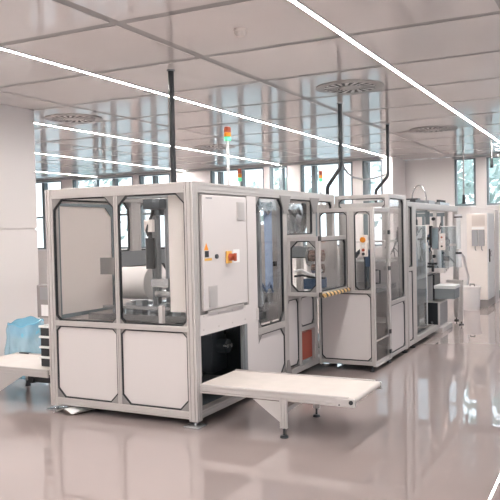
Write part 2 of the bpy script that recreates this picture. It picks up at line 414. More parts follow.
# right side: electrical cabinet
cab = build('electrical_cabinet', MB().box(-.32, -.025, .115, .94, .945, 1.95, .004), cream, M1)
door = build('cabinet_door', MB().box(-.019, .014, .13, .935, .96, 1.945, .006), white, M1)
def louvre(y0, y1, z0, z1, n):
    b = MB().box(.014, .022, y0, y1, z0, z1)
    for k in range(n):
        zz = z0+(k+.5)*(z1-z0)/n; b.box(.022, .026, y0+.012, y1-.012, zz-.004, zz+.004)
    build('vent', b, mat('vent_grey', (.52, .495, .485), .5), door)
louvre(.745, .885, 1.735, 1.895, 14); louvre(.205, .345, .985, 1.165, 14)
sw = build('switch_plate', MB().box(.014, .034, .515, .60, 1.345, 1.455, .004), yellow, door)
build('main_switch', MB().cyl((.034, .56, 1.40), (.075, .56, 1.40), .034, .03, 16).box(.075, .10, .548, .572, 1.365, 1.435, .004), red, door, True)
build('notice', MB().box(.014, .0155, .66, .78, 1.345, 1.465), label_w, door)
build('warning_triangle', MB().poly([(.014, .145, 1.475), (.014, .215, 1.475), (.014, .18, 1.535)], (.002, 0, 0)), orange, door)
build('warning_sign', MB().box(.014, .016, .155, .22, 1.415, 1.468), blackp, door)
build('sticker', MB().box(.014, .016, .15, .27, 1.385, 1.405), yellow, door)
build('door_lock', MB().cyl((.014, .345, 1.415), (.03, .345, 1.415), .02), darkm, door, True)
b = MB()
for k in range(5): b.box(.014, .0155, .19+k*.022, .207+k*.022, 1.912, 1.926)
build('lettering', b, greym, door)
build('hinge_strip', MB().box(-.008, .01, .2, .86, .932, .955), alu, M1)
build('cabinet_seal', MB().box(-.024, -.02, .088, .984, .932, 1.96), gus, M1)
# white sheet: strip below the cabinet and wide stile
build('cover_sheet', MB().box(-.02, -.004, w8, .985, .755, .93).box(-.02, -.004, .985, 1.175, .13, 1.962).box(-.02, -.004, .945, .985, .13, .755), white, M1)
build('hinge', MB().box(-.004, .012, 1.13, 1.165, .76, .88, .003), white, M1)
b = MB()
for yy in (.14, .4, .65, .9):
    b.cyl((-.005, yy, .80), (0, yy, .80), .007, n=10).cyl((-.005, yy, .915), (0, yy, .915), .007, n=10)
build('screw', b, alu, M1)
post(M1, -.06, -.004, .90, .945, .13, .755, alud)
# window beside the stile
panel(M1, 'x', 0, 1.175, 1.815, .675, 1.962, .09, glass, 'window_panel')
raily(M1, -.045, 0, 1.175, 1.815, .61, .675)
panel(M1, 'x', 0, 1.175, 1.815, .13, .61, .09, white)
post(M1, -.085, 0, 1.815, 1.90, .13, 1.962)
build('gusset_plate', MB().poly([(0, 1.72, 1.99), (0, 2.0, 1.99), (0, 1.90, 1.80), (0, 1.815, 1.80)], (.008, 0, 0)), gus, M1)
build('gusset_plate', MB().poly([(0, 1.77, .07), (0, 1.95, .07), (0, 1.88, .25), (0, 1.84, .25)], (.008, 0, 0)), gus, M1)
post(M1, -.085, 0, 2.64, 2.725, .13, 1.962)
build('gusset_plate', MB().poly([(0, 2.54, 1.99), (0, 2.83, 1.99), (0, 2.72, 1.81), (0, 2.64, 1.81)], (.008, 0, 0)), gus, M1)
panel(M1, 'x', 0, 1.90, 2.64, 1.575, 1.962, .02, glass, 'window_panel')
raily(M1, -.045, 0, 1.90, 2.64, 1.53, 1.575)
panel(M1, 'x', 0, 2.725, D_-w8, 1.82, 1.962, .05, glass, 'window_panel')
raily(M1, -.045, 0, 1.90, 2.64, .88, .925)
post(M1, -.045, 0, 2.19, 2.25, .13, .88)
panel(M1, 'x', 0, 1.90, 2.19, .15, .88, .05, white)
panel(M1, 'x', 0, 2.25, 2.64, .545, .88, .05, white)
raily(M1, -.045, 0, 2.25, 2.64, .50, .545)
build('red_box', MB().box(-.34, -.03, 2.27, 2.62, .16, .47, .01), redbox, M1)
build('gusset_plate', MB().poly([(-.03, 2.25, .13), (-.03, 2.33, .13), (-.03, 2.25, .24)], (.008, 0, 0)), gus, M1)
# hatch box projecting over the lower panels
hx = .365
for xx in (0.02, hx-.045):
    pass
post(M1, hx-.045, hx, 1.895, 1.94, .925, 1.51)
railx(M1, .0, hx, 1.895, 1.94, 1.51, 1.555); railx(M1, .0, hx, 1.895, 1.94, .925, .97)
raily(M1, hx-.045, hx, 1.94, 2.74, 1.51, 1.555); raily(M1, hx-.045, hx, 1.94, 2.74, .925, .97)
post(M1, .0, .03, 1.895, 1.94, .97, 1.51)
panel(M1, 'y', 1.895, .03, hx-.045, .97, 1.51, .075, glass, 'hatch_window', gk=.011)
panel(M1, 'x', hx, 1.94, 2.74, .97, 1.51, .04, glass, 'hatch_window', gk=.011)
build('end_cap', MB().box(hx-.01, hx+.004, 1.885, 1.945, 1.508, 1.557), blackp, M1)
build('end_cap', MB().box(hx-.01, hx+.004, 1.885, 1.945, .922, .972), blackp, M1)
build('guard_bar', MB().cyl((hx+.02, 1.95, .935), (hx+.02, 2.74, .935), .023), strm, M1, True)
build('hatch_floor', MB().box(.0, hx-.045, 1.94, 2.74, .93, .945), alud, M1)
# interior machinery
build('film_roll', MB().cyl((-1.44, .96, 1.12), (-1.08, .96, 1.12), .165, n=40), film, M1, True)
build('machine_bed', MB().box(L_+.1, -.25, .45, 3.2, .80, .86).box(L_+.2, -.4, 1.2, 3.1, .60, .80), steel, M1)
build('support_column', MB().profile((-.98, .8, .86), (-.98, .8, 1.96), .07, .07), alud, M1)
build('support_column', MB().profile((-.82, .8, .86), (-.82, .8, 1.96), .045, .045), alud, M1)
build('air_cylinder', MB().cyl((-.95, .74, 1.28), (-.95, .74, 1.58), .045, n=20).cyl((-.95, .74, 1.58), (-.95, .74, 1.64), .02), blackp, M1, True)
build('drive_motor', MB().box(-1.0, -.8, .7, .95, 1.86, 1.96, .01).cyl((-.9, .82, 1.80), (-.9, .82, 1.87), .06), darkm, M1, True)
build('cable_carrier', MB().tube([(-.92, .78, 1.86), (-.94, .72, 1.75), (-.96, .70, 1.65), (-.955, .72, 1.6)], .014), blackp, M1, True)
build('valve_block', MB().box(-.99, -.90, .7, .75, 1.64, 1.76), cream, M1)
build('gripper', MB().box(-.92, -.72, .75, .95, 1.0, 1.06, .005).cyl((-.82, .85, 1.06), (-.82, .85, 1.3), .02).box(-.95, -.75, .74, .80, 1.10, 1.18), steel, M1, True)
build('guide_rail', MB().box(-1.4, -.3, .55, .62, .90, .93).box(-1.4, -.3, 1.0, 1.07, .90, .93), steel, M1)
b = MB()
for k in range(7): b.box(-1.35+k*.14, -1.27+k*.14, .64+.03*(k % 2), .74, .86, .92+.03*(k % 3), .004)
build('workpiece_carrier', b, alud, M1)
build('inner_plate', MB().box(-.70, -.26, 1.0, 1.02, .86, 1.9), alud, M1)
# in the tall side window
build('process_tower', MB().box(-.50, -.34, 1.42, 1.62, .9, 1.75, .01), alu, M1)
build('divider_plate', MB().box(-1.2, -.50, 2.60, 2.61, .86, 1.70), alu, M1)
build('blue_shield', MB().box(-.125, -.12, 1.60, 1.78, 1.02, 1.84), mat('blue_grey_sheet', (.36, .45, .62), .25), M1)
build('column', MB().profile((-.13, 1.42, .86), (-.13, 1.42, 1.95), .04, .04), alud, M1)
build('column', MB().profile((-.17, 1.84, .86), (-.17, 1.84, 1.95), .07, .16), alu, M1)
build('sensor', MB().box(-.125, -.10, 1.43, 1.45, 1.36, 1.46).box(-.13, -.1, 1.80, 1.84, 1.25, 1.3), blackp, M1)
build('hose', MB().tube([(-.1, 1.36, 1.9), (-.09, 1.40, 1.82), (-.08, 1.5, 1.87), (-.09, 1.62, 1.80), (-.1, 1.75, 1.88)], .014), steel, M1, True)
build('actuator', MB().cyl((-.15, 1.55, .86), (-.15, 1.55, 1.08), .035).box(-.2, -.1, 1.5, 1.62, .80, .88).cyl((-.14, 1.72, .86), (-.14, 1.72, 1.0), .02), steel, M1, True)
build('hose', MB().tube([(-.1, 1.40, 1.95), (-.09, 1.44, 1.86), (-.1, 1.55, 1.90), (-.1, 1.66, 1.84), (-.11, 1.74, 1.92)], .012), blackp, M1, True)
build('valve_block', MB().box(-.22, -.12, 1.45, 1.8, 1.86, 1.92).box(-.2, -.12, 1.65, 1.78, .88, .98), steel, M1)
build('hose', MB().tube([(-.11, 1.45, 1.12), (-.09, 1.55, 1.0), (-.10, 1.66, 1.08), (-.11, 1.75, .98)], .012), blue, M1, True)
build('lower_frame', MB().box(-.5, -.2, 1.25, 1.75, .70, .90), darkm, M1)
# hopper in the upper window by the gusset
build('hopper', MB().lathe([(.05, 1.56), (.12, 1.62), (.17, 1.80), (.17, 1.93), (.15, 1.93), (.15, 1.80)], -.26, 2.72, 28), steel, M1, True)
build('hose', MB().tube([(-.12, 2.2, 1.86), (-.10, 2.35, 1.78), (-.12, 2.5, 1.88), (-.13, 2.6, 1.80)], .012), blackp, M1, True)
# in the hatch box
build('servo_motor', MB().cyl((.12, 2.25, 1.34), (.27, 2.25, 1.34), .062, n=28).cyl((.14, 2.25, 1.2), (.27, 2.25, 1.2), .05), copper, M1, True)
build('reel', MB().cyl((.08, 2.3, 1.33), (.11, 2.3, 1.33), .11, n=28), steel, M1, True)
build('motor_block', MB().box(.09, .25, 2.1, 2.4, .985, 1.10, .008), blue, M1)
build('hose', MB().tube([(.03, 2.0, 1.18), (.10, 2.02, 1.2), (.18, 2.04, 1.16), (.26, 2.06, 1.13), (.31, 2.1, 1.2)], .014), cabw, M1, True)
build('hose', MB().tube([(.03, 2.0, 1.13), (.12, 2.02, 1.14), (.2, 2.04, 1.12), (.30, 2.2, 1.1)], .012), blackp, M1, True)
build('back_plate', MB().box(.02, .30, 2.60, 2.62, .95, 1.5), alu, M1)
# interior behind the conveyor opening
build('gearbox', MB().box(-.7, -.4, .95, 1.25, .25, .68, .01).cyl((-.4, 1.1, .5), (-.3, 1.1, .5), .07), darkm, M1, True)
build('inner_wall', MB().box(-1.5, -.1, 1.40, 1.42, .13, .80).box(-.75, -.74, .85, 1.4, .13, .78), darkm, M1)
build('fitting', MB().cyl((-.28, .98, .52), (-.24, .98, .52), .02).cyl((-.28, 1.06, .52), (-.24, 1.06, .52), .02), steel, M1, True)
# small box on the left flank
jb = build('switch_box', MB().box(-1.98, -1.62, .26, .38, .82, 1.14, .006), gus, M1)
build('box_cover', MB().box(-1.93, -1.66, .25, .26, 1.0, 1.12), greym, jb)
build('label_plate', MB().box(-1.92, -1.80, .252, .26, .84, .95), label_w, jb)

# ------------------------------------------------------------------ machine 2: guard enclosure with door
EX = .686
M2 = thing('guard_enclosure', (.343, 3.45, 0), 'projecting aluminium guard enclosure with clear door, striped bar and white front panel', 'machine')
y0, y1, y2 = 2.745, 3.35, 4.20
PT = 1.866
post(M2, EX-.045, EX, y0, y0+.045, .07, PT-.045); post(M2, 0.006, .03, y0, y0+.045, .05, PT-.045)
railx(M2, .006, EX, y0, y0+.045, PT-.045, PT); railx(M2, .03, EX-.045, y0, y0+.045, .89, .925); railx(M2, .03, EX-.045, y0, y0+.045, .07, .115)
post(M2, .37, .45, y0, y0+.045, .925, PT-.045)
panel(M2, 'y', y0, .03, EX-.045, .115, .89, .045, white)
panel(M2, 'y', y0, .03, .37, .925, PT-.045, .04, glass, 'window_panel', gk=.011)
panel(M2, 'y', y0, .45, EX-.045, .925, PT-.045, .04, glass, 'window_panel', gk=.011)
raily(M2, EX-.045, EX, y0+.045, y1, PT-.045, PT)
railx(M2, .006, EX-.045, y1, y1+.045, PT-.045, PT-.02)
# clear full height door
d = build('clear_door', MB().box(EX-.03, EX-.022, y0+.06, y1-.015, .10, PT-.06), glass, M2)
build('door_frame', MB().box(EX-.036, EX-.016, y0+.05, y1-.01, .06, .10).box(EX-.036, EX-.016, y0+.05, y1-.01, .33, .345), alu, d)
build('door_handle', MB().tube([(EX-.02, y0+.11, 1.15), (EX+.03, y0+.11, 1.15), (EX+.03, y0+.11, 1.00), (EX-.02, y0+.11, 1.00)], .009), blackp, d, True)
for zz in (.36, 1.12, 1.55, .12): build('hinge', MB().box(EX-.01, EX+.012, y1-.03, y1+.02, zz, zz+.05, .003), blackp, M2)
build('door_sill', MB().box(EX-.045, EX, y0+.045, y1, .05, .06), alu, M2)
# main body
ET = 2.035
post(M2, EX-.045, EX, y1, y1+.06, .05, ET); post(M2, EX-.08, EX, y2-.14, y2-.03, .05, ET)
post(M2, .006, .05, y1, y1+.045, PT, ET-.045)
railx(M2, .006, EX-.045, y1, y1+.045, ET-.045, ET)
panel(M2, 'y', y1, .05, EX-.045, PT, ET-.045, .04, glass, 'window_panel', gk=.010)
raily(M2, EX-.045, EX, y1+.06, y2-.14, ET-.045, ET); raily(M2, EX-.045, EX, y1+.06, y2-.14, .69, .74); raily(M2, EX-.045, EX, y1+.06, y2-.14, .06, .10)
panel(M2, 'x', EX, y1+.06, y2-.14, .74, ET-.045, .05, glass, 'window_panel')
panel(M2, 'x', EX, y1+.06, y2-.14, .10, .69, .05, white)
railx(M2, .006, EX-.08, y2-.06, y2-.03, ET-.045, ET)
build('added_dark_base', MB().box(.03, EX-.045, y0+.05, y2-.05, .082, .088), darkm, M2)  # added dark sheet, gives the dark reflected band below the enclosure
foot(M2, EX-.05, y0+.025, .09, .03); foot(M2, EX-.04, y2-.07, .07); foot(M2, EX-.03, y1+.03, .07, .03)
cb = build('control_box', MB().box(.535, .62, y0-.045, y0-.002, 1.31, 1.555, .006), cream, M2)
build('emergency_stop', MB().cyl((.577, y0-.045, 1.50), (.577, y0-.06, 1.50), .018).cyl((.577, y0-.06, 1.50), (.577, y0-.085, 1.50), .033, .028), orange, cb, True)
build('push_button', MB().cyl((.577, y0-.045, 1.43), (.577, y0-.058, 1.43), .017), label_w, cb, True)
build('push_button', MB().cyl((.577, y0-.045, 1.385), (.577, y0-.058, 1.385), .017), red, cb, True)
build('push_button', MB().cyl((.577, y0-.045, 1.34), (.577, y0-.058, 1.34), .017), blackp, cb, True)
# behind the glass
build('process_column', MB().profile((.18, 3.0, .9), (.18, 3.0, 1.8), .08, .08), alu, M2)
build('machine_bed', MB().box(.05, EX-.1, 3.0, 4.0, .86, .92), steel, M2)
build('air_cylinder', MB().cyl((.3, 3.1, .92), (.3, 3.1, 1.35), .03).cyl((.3, 3.1, 1.35), (.3, 3.1, 1.6), .012), steel, M2, True)
build('robot_arm', MB().tube([(.5, 3.05, .92), (.5, 3.05, 1.25), (.46, 3.05, 1.4), (.36, 3.05, 1.3)], .03), darkm, M2, True)
build('inner_panel', MB().box(.03, .04, 3.0, 4.05, .1, 1.30), white, M2)
build('inner_panel', MB().box(.04, .60, 4.06, 4.07, .1, 1.25), white, M2)
build('blue_module', MB().box(.5, .56, 3.0, 3.06, 1.18, 1.38, .004), blue, M2)
build('shelf', MB().box(.1, .6, 3.45, 4.0, 1.2, 1.22).box(.1, .6, 3.45, 4.0, 1.45, 1.47).box(.1, .6, 3.45, 4.0, .45, .47), alu, M2)

# ------------------------------------------------------------------ machine 3: open assembly station behind
M3 = thing('assembly_station', (0, 5.9, 0), 'open assembly station beyond the enclosure, with pneumatics, grey monitor and hoses', 'machine')
a0, a1 = 4.205, 7.6; T3 = 1.965
post(M3, EX-.045, EX, a0, a0+.05, .06, T3); post(M3, EX-.08, EX, 4.49, 4.66, .06, T3); post(M3, EX-.08, EX, a1-.09, a1, .06, T3)
post(M3, -.9, -.82, a0, a0+.08, .06, T3); post(M3, -.9, -.82, a1-.09, a1, .06, T3)
raily(M3, EX-.08, EX, a0+.05, 4.49, T3-.06, T3); raily(M3, EX-.08, EX, 4.66, a1-.09, T3-.09, T3); raily(M3, -.9, -.82, a0+.08, a1-.09, T3-.09, T3)
railx(M3, -.82, EX-.08, a1-.09, a1, T3-.09, T3); railx(M3, -.82, EX-.08, a0, a0+.05, T3-.06, T3)
raily(M3, EX-.045, EX, a0+.05, 4.49, 1.05, 1.10); raily(M3, EX-.045, EX, a0+.05, 4.49, .06, .12)
panel(M3, 'x', EX, a0+.05, 4.49, 1.10, T3-.06, .03, glass, 'window_panel')
panel(M3, 'x', EX, a0+.05, 4.49, .12, 1.05, .03, white)
raily(M3, EX-.08, EX, 4.66, 5.95, .06, .13)
railx(M3, -.82, EX-.08, 5.92, 5.98, .06, .13)
build('lower_panel', MB().box(.2, .21, 4.7, 5.9, .13, .86), darkm, M3)
build('machine_bed', MB().box(-.7, EX-.16, 4.75, 7.4, .86, .91), steel, M3)
build('lower_cover', MB().box(-.6, .3, 5.95, 7.3, .14, .86), alud, M3)
for yy in (4.55, a1-.05): foot(M3, EX-.04, yy); foot(M3, -.86, yy)
# clear shields
build('clear_shield', MB().box(EX-.03, EX-.024, 4.70, 5.35, .2, 1.64), shieldm, M3)
build('clear_shield', MB().box(EX-.03, EX-.024, 6.4, 7.5, .95, 1.62), shieldm, M3)
# uprights with clamps and knobs
for (x, y, z1_) in ((.40, 5.3, 1.9), (.30, 5.9, 1.9), (.48, 6.6, 1.88), (.1, 6.3, 1.9), (.56, 7.1, 1.88), (.05, 5.2, 1.88)):
    build('upright', MB().profile((x, y, .91), (x, y, z1_), .05, .05), alu, M3)
for (x, y, z) in ((.43, 5.28, 1.74), (.43, 5.28, 1.2), (.34, 5.88, 1.5), (.5, 6.57, 1.75), (.5, 6.57, 1.15), (.58, 7.08, 1.42), (.58, 7.08, 1.1)):
    build('knob', MB().cyl((x, y-.05, z), (x, y, z), .028).cyl((x, y-.06, z), (x, y-.05, z), .02), blackp, M3, True)
build('cross_beam', MB().box(.42, .72, 6.28, 6.36, .90, .97, .004), white, M3)
build('linear_axis', MB().box(.1, .6, 5.55, 5.65, 1.05, 1.1).box(.3, .4, 5.5, 5.56, .95, 1.25, .004), steel, M3)
build('air_cylinder', MB().cyl((.46, 5.5, .95), (.46, 5.5, 1.3), .035).cyl((.46, 5.5, 1.3), (.46, 5.5, 1.5), .012), steel, M3, True)
build('air_cylinder', MB().cyl((.22, 5.6, .95), (.22, 5.6, 1.4), .03), cabw, M3, True)
build('air_cylinder', MB().cyl((.55, 6.7, .95), (.55, 6.7, 1.25), .035), cabw, M3, True)
build('gripper', MB().box(.5, .62, 6.0, 6.06, 1.0, 1.03).box(.5, .64, 6.1, 6.16, 1.04, 1.07).cyl((.58, 6.1, .93), (.58, 6.1, 1.07), .02), blackp, M3)
mon = build('monitor', MB().box(.545, .65, 6.20, 6.23, 1.27, 1.62, .004), greym, M3)
build('screen', MB().box(.553, .642, 6.194, 6.20, 1.29, 1.60), mat('screen_grey', (.22, .28, .31), .25), mon)
build('monitor_arm', MB().box(.50, .545, 6.22, 6.27, 1.3, 1.64).box(.44, .50, 6.22, 6.27, 1.42, 1.47), blackp, M3)
pen = build('operator_panel', MB().box(.66, .745, 6.20, 6.26, 1.26, 1.52, .005), cream, M3)
for k, mm in enumerate((red, label_w, blackp)): build('push_button', MB().cyl((.70, 6.20, 1.46-.07*k), (.70, 6.185, 1.46-.07*k), .014), mm, pen, True)
b = MB()
for k in range(9):
    q = Vector((.1+.06*k, 5.4+.17*k, 1.2+.3*math.sin(k*1.9)))
    b.tube([q, q+Vector((.05, .1, .12)), q+Vector((.08, .22, .05)), q+Vector((.06, .3, -.12))], .007, 6)
build('hose', b, blackp, M3, True)
b = MB()
for k in range(8):
    q = Vector((.15+.05*k, 5.1+.2*k, .95)); b.box(q.x, q.x+.05, q.y, q.y+.06, .91, 1.0+.05*(k % 3), .003)
build('fixture', b, alud, M3)
# cylinder feeder at far post
fd = build('vibratory_feeder', MB().cyl((.80, 7.0, 1.78), (.80, 7.0, 1.82), .06).cyl((.80, 7.0, 1.25), (.80, 7.0, 1.78), .035), cabw, M3, True)
build('clamp_ring', MB().cyl((.80, 7.0, 1.765), (.80, 7.0, 1.785), .066).cyl((.80, 7.0, 1.17), (.80, 7.0, 1.20), .05), blackp, fd, True)
build('feeder_tube', MB().cyl((.80, 7.0, .95), (.80, 7.0, 1.2), .045), cabw, fd, True)
build('feeder_bracket', MB().box(.60, .82, 6.98, 7.03, 1.30, 1.34).box(.60, .86, 6.95, 7.05, .70, .74), alu, M3)
build('support_leg', MB().box(.80, .86, 6.97, 7.03, .06, .70), alu, M3); foot(M3, .83, 7.0)
build('shield_edge', MB().box(EX-.034, EX-.02, 4.70, 5.35, 1.64, 1.652).box(EX-.034, EX-.02, 5.345, 5.36, .2, 1.64).box(EX-.034, EX-.02, 6.4, 7.5, 1.62, 1.632), label_w, M3)
build('header_seal', MB().box(.52, .58, 5.9, 5.94, 1.66, 1.86).box(.30, .55, 5.9, 5.94, 1.84, 1.88), framed, M3)
rc = random.Random(21)
for k in range(34):
    x, y, z = rc.uniform(.0, .56), rc.uniform(4.95, 7.3), rc.choice([.92, .98, 1.05, 1.18, 1.3, 1.42, 1.55])
    w, d, h = rc.uniform(.03, .09), rc.uniform(.04, .14), rc.uniform(.03, .11)
    mm = rc.choice([alu, alud, steel, blackp, cabw, darkm, steel])
    if k % 3 == 0: build('pneumatic_cylinder', MB().cyl((x, y, z), (x, y, z+h*2), w*.4).cyl((x, y, z+h*2), (x, y, z+h*3), w*.15), mm, M3, True)
    else: build('fixture_block', MB().box(x, x+w, y, y+d, z, z+h, .003).box(x+w*.3, x+w*.6, y+d*.3, y+d*.6, .905, z), mm, M3)
for k in range(10):
    x, y, z = rc.uniform(.1, .55), rc.uniform(5, 7), rc.uniform(1.0, 1.5)
    build('air_hose', MB().tube([(x, y, z), (x+.06, y+.06, z+.14), (x+.02, y+.2, z+.2), (x-.05, y+.3, z+.05), (x-.03, y+.33, z-.15)], .008, 6), rc.choice([blackp, cabw, blue, darkm]), M3, True)
build('lower_unit', MB().box(.22, .50, 4.9, 5.3, .13, .55, .01).box(.25, .45, 5.4, 5.75, .13, .45, .01), darkm, M3)
build('manifold', MB().box(.52, .60, 5.0, 5.5, T3, T3+.05, .004).box(.45, .62, 5.05, 5.2, T3+.05, T3+.07), blackp, M3)
# collecting tray
build('added_dark_base', MB().box(-.85, EX-.09, 4.25, 5.9, .07, .075), darkm, M3)  # added dark sheet under the station, darkens its floor reflection
tr = build('collecting_tray', MB().box(.58, .885, 6.20, 6.6, .50, .70, .01), tray_g, M3)
build('tray_rim', MB().box(.57, .895, 6.19, 6.61, .66, .71, .004), cabw, tr)
build('rear_frame', MB().box(-.3, .5, 7.44, 7.48, .91, 1.0).box(-.3, .5, 7.44, 7.48, 1.80, 1.86).box(.10, .14, 7.44, 7.48, 1.0, 1.8).box(.42, .46, 7.44, 7.48, 1.0, 1.8), framed, M3)
build('tray_bracket', MB().box(.55, .58, 6.2, 6.6, .47, .88), blackp, M3)
# top clutter
build('cable_chain', MB().tube([(.35+.12*math.cos(t_)-.0, 6.2+.02*t_, 2.03+.25*max(0, math.sin(t_))) for t_ in [math.pi*k/14 for k in range(15)]], .011, 8), steel, M3, True)
build('valve_block', MB().box(.30, .42, 5.6, 5.95, T3, 2.02, .004).box(.44, .58, 5.9, 6.3, T3, 2.03), alud, M3)
build('valve_block', MB().box(.50, .60, 6.6, 7.3, T3, 2.02), steel, M3)
b = MB()
for k in range(6): b.cyl((.55, 6.65+.1*k, 2.02), (.55, 6.65+.1*k, 2.06), .02, n=10)
build('fitting', b, blackp, M3)
for yb in (4.95, 5.25, 5.5): 
    pass

# black electronics unit standing in front of the station
bx = thing('drive_unit', (.57, 6.2, 0), 'black fronted electronics unit on a white plinth at the station foot', 'electronics unit')
build('plinth', MB().box(.40, .735, 6.02, 6.75, .0, .075, .004), white, bx)
build('housing', MB().box(.44, .675, 6.07, 6.70, .075, .46, .006), alu, bx)
build('front_cover', MB().box(.452, .655, 6.05, 6.07, .085, .452), blackp, bx)
build('side_cover', MB().box(.675, .68, 6.12, 6.66, .1, .43), greym, bx)
build('status_lamp', MB().cyl((.57, 6.042, .15), (.57, 6.05, .15), .018), steel, bx)

# ------------------------------------------------------------------ conveyors
def conveyor(x0, x1, label, legs, end_right):
    t = thing('belt_conveyor', ((x0+x1)/2, .4, 0), label, 'conveyor', 'low belt conveyors through the machine')
    ya, yb = .05, .745; zt = .35
    build('belt', MB().box(x0+.03, x1-.03, ya+.025, yb-.025, zt-.045, zt-.002, .004), beltm, t)
    for y_ in (ya, yb-.024):
        build('side_rail', MB().profile((x0+.035, y_, zt-.068), (x1-.055, y_, zt-.068), .024, .074), alu, t)
    e = x1 if end_right else x0; sg = 1 if end_right else -1
    rl = build('end_roller', MB().cyl((e-sg*.03, ya+.02, zt-.028), (e-sg*.03, yb-.02, zt-.028), .026), beltm, t, True)
    for y_ in (ya-.002, yb-.022):
        p = build('end_plate', MB().box(min(e, e-sg*.16), max(e, e-sg*.16), y_, y_+.024, zt-.068, zt-.004, .006), alu, t)
        build('bearing', MB().cyl((e-sg*.03, y_-.008, zt-.03), (e-sg*.03, y_+.03, zt-.03), .017).cyl((e-sg*.125, y_-.003, zt-.055), (e-sg*.125, y_+.0, zt-.055), .006), blackp, p, True)
    for lx in legs:
        for y_ in (.042, .73):
            lg = build('leg', MB().profile((lx-.03, y_-.03, .075), (lx-.03, y_-.03, zt-.045), .06, .03), alu, t)
            build('foot', MB().cyl((lx, y_-.015, 0), (lx, y_-.015, .02), .034, .028).cyl((lx, y_-.015, .02), (lx, y_-.015, .08), .009), blackp, lg, True)
        sg2 = -1 if end_right else -1
        build('gusset_plate', MB().poly([(lx-.03, .052, zt-.075), (lx-.03+sg2*.25, .052, zt-.075), (lx-.03, .052, .10)], (0, .005, 0)), gus if False else alu, t)
        build('cross_bar', MB().box(lx-.02, lx+.02, .05, .72, .2, .235), alu, t)
    return t
cv = conveyor(-.06, 1.355, 'low belt conveyor sticking out of the right side opening towards the camera', (.775,), True)
cl = conveyor(-2.78, -1.62, 'low belt conveyor sticking out of the left side beside the blue bag', (), False)
# left conveyor: sheet leg and drive below
build('gusset_plate', MB().poly([(-2.7, .06, .28), (-2.0, .06, .28), (-2.32, .06, .10), (-2.7, .06, .02)], (0, .006, 0)), alu, cl)
for x_, y_ in ((-2.62, .07), (-2.62, .72), (-1.66, .72)):
    lg = build('leg', MB().profile((x_, y_, .06), (x_, y_, .27), .05, .03), alu, cl)
    build('foot', MB().cyl((x_+.025, y_+.015, 0), (x_+.025, y_+.015, .06), .03, .02), blackp, lg, True)
build('drive_motor', MB().cyl((-2.02, .25, .22), (-1.75, .25, .22), .04).box(-2.07, -2.0, .2, .3, .18, .262), blackp, cl, True)
build('edge_clip', MB().box(-2.70, -2.56, .72, .75, .345, .36), blackp, cl)

# trays stacked on the left conveyor
pos = ['lowest', 'second lowest', 'second highest', 'topmost']
for k in range(4):
    z0 = .35+.1*k
    t = thing('tray', (-1.78, .36, z0), '%s black tray with pale rim in the stack on the left conveyor' % pos[k], 'tray', 'black trays stacked on the left conveyor')
    build('body', MB().box(-1.91, -1.64, .22, .52, z0, z0+.078, .004), blackp, t)
    build('rim', MB().box(-1.925, -1.63, .21, .53, z0+.078, z0+.0995, .003), label_w, t)

# blue bag
from mathutils import noise as mn
bt = thing('plastic_bag', (-2.96, 1.10, 0), 'open blue translucent plastic bag standing between partition and machine', 'bag')
bc = (-2.96, 1.10); rb = .20; n = 96
def bag_shell(z0f, scale, amp, rows):
    b = MB(); vs = []
    for j in range(rows+1):
        zf = z0f + (1-z0f)*j/rows; ring = []
        for k in range(n):
            a = 2*math.pi*k/n
            q = Vector((math.cos(a)*1.6, math.sin(a)*1.6, zf*1.6))
            w = mn.noise(q*1.2)*.022 + mn.noise(Vector((q.x*1.5+zf*2, q.y*1.5, zf*5+a)))*.012*(a > .3) + .006*math.sin(a*9+zf*7+3*mn.noise(q))
            fade = 1-.75*max(0, (zf-.85)/.15)
            r_ = rb*(.93+.10*math.sin(math.pi*min(1, zf*.9)))*scale + w*fade*amp
            if zf < .06: r_ *= .80+.2*zf/.06
            z = zf*(.635 + .02*math.sin(a) + .012*math.sin(3*a+1) + .008*math.sin(7*a))
            ring.append(b.b.verts.new((bc[0]+r_*math.cos(a)*1.02, bc[1]+r_*math.sin(a), max(z, .002))))
        vs.append(ring)
    for A, B in zip(vs, vs[1:]):
        for k in range(n): b.b.faces.new((A[k], A[(k+1) % n], B[(k+1) % n], B[k]))
    b.b.faces.new(vs[0][::-1])
    return b
build('film', bag_shell(0, 1.02, 1.9, 40), bagm, bt, True)
build('bag_mouth', bag_shell(.80, .95, .5, 8), bagd, bt, True)['label'] = 'open mouth with its lit inside painted deeper blue'
b = MB(); pts = [(bc[0]+rb*.97*math.cos(a), bc[1]+rb*.97*math.sin(a), (.635 + .02*math.sin(a) + .012*math.sin(3*a+1) + .008*math.sin(7*a))) for a in [2*math.pi*k/48 for k in range(49)]]
build('rolled_rim', b.tube(pts, .009, 8), bagd, bt, True)

# crumpled paper under the front left corner
b = MB(); N_ = 10; g = [[b.b.verts.new((-1.49+.30*i/N_+.05*j/N_, -.09+.26*j/N_, .006+.045*abs(math.sin(i*.42))*(1-.5*j/N_))) for j in range(N_+1)] for i in range(N_+1)]
for i in range(N_):
    for j in range(N_): b.b.faces.new((g[i][j], g[i+1][j], g[i+1][j+1], g[i][j+1]))
tag(build('paper_sheet', b, label_w, None, True), 'curled white sheet lying on floor under the front left machine corner', 'paper')

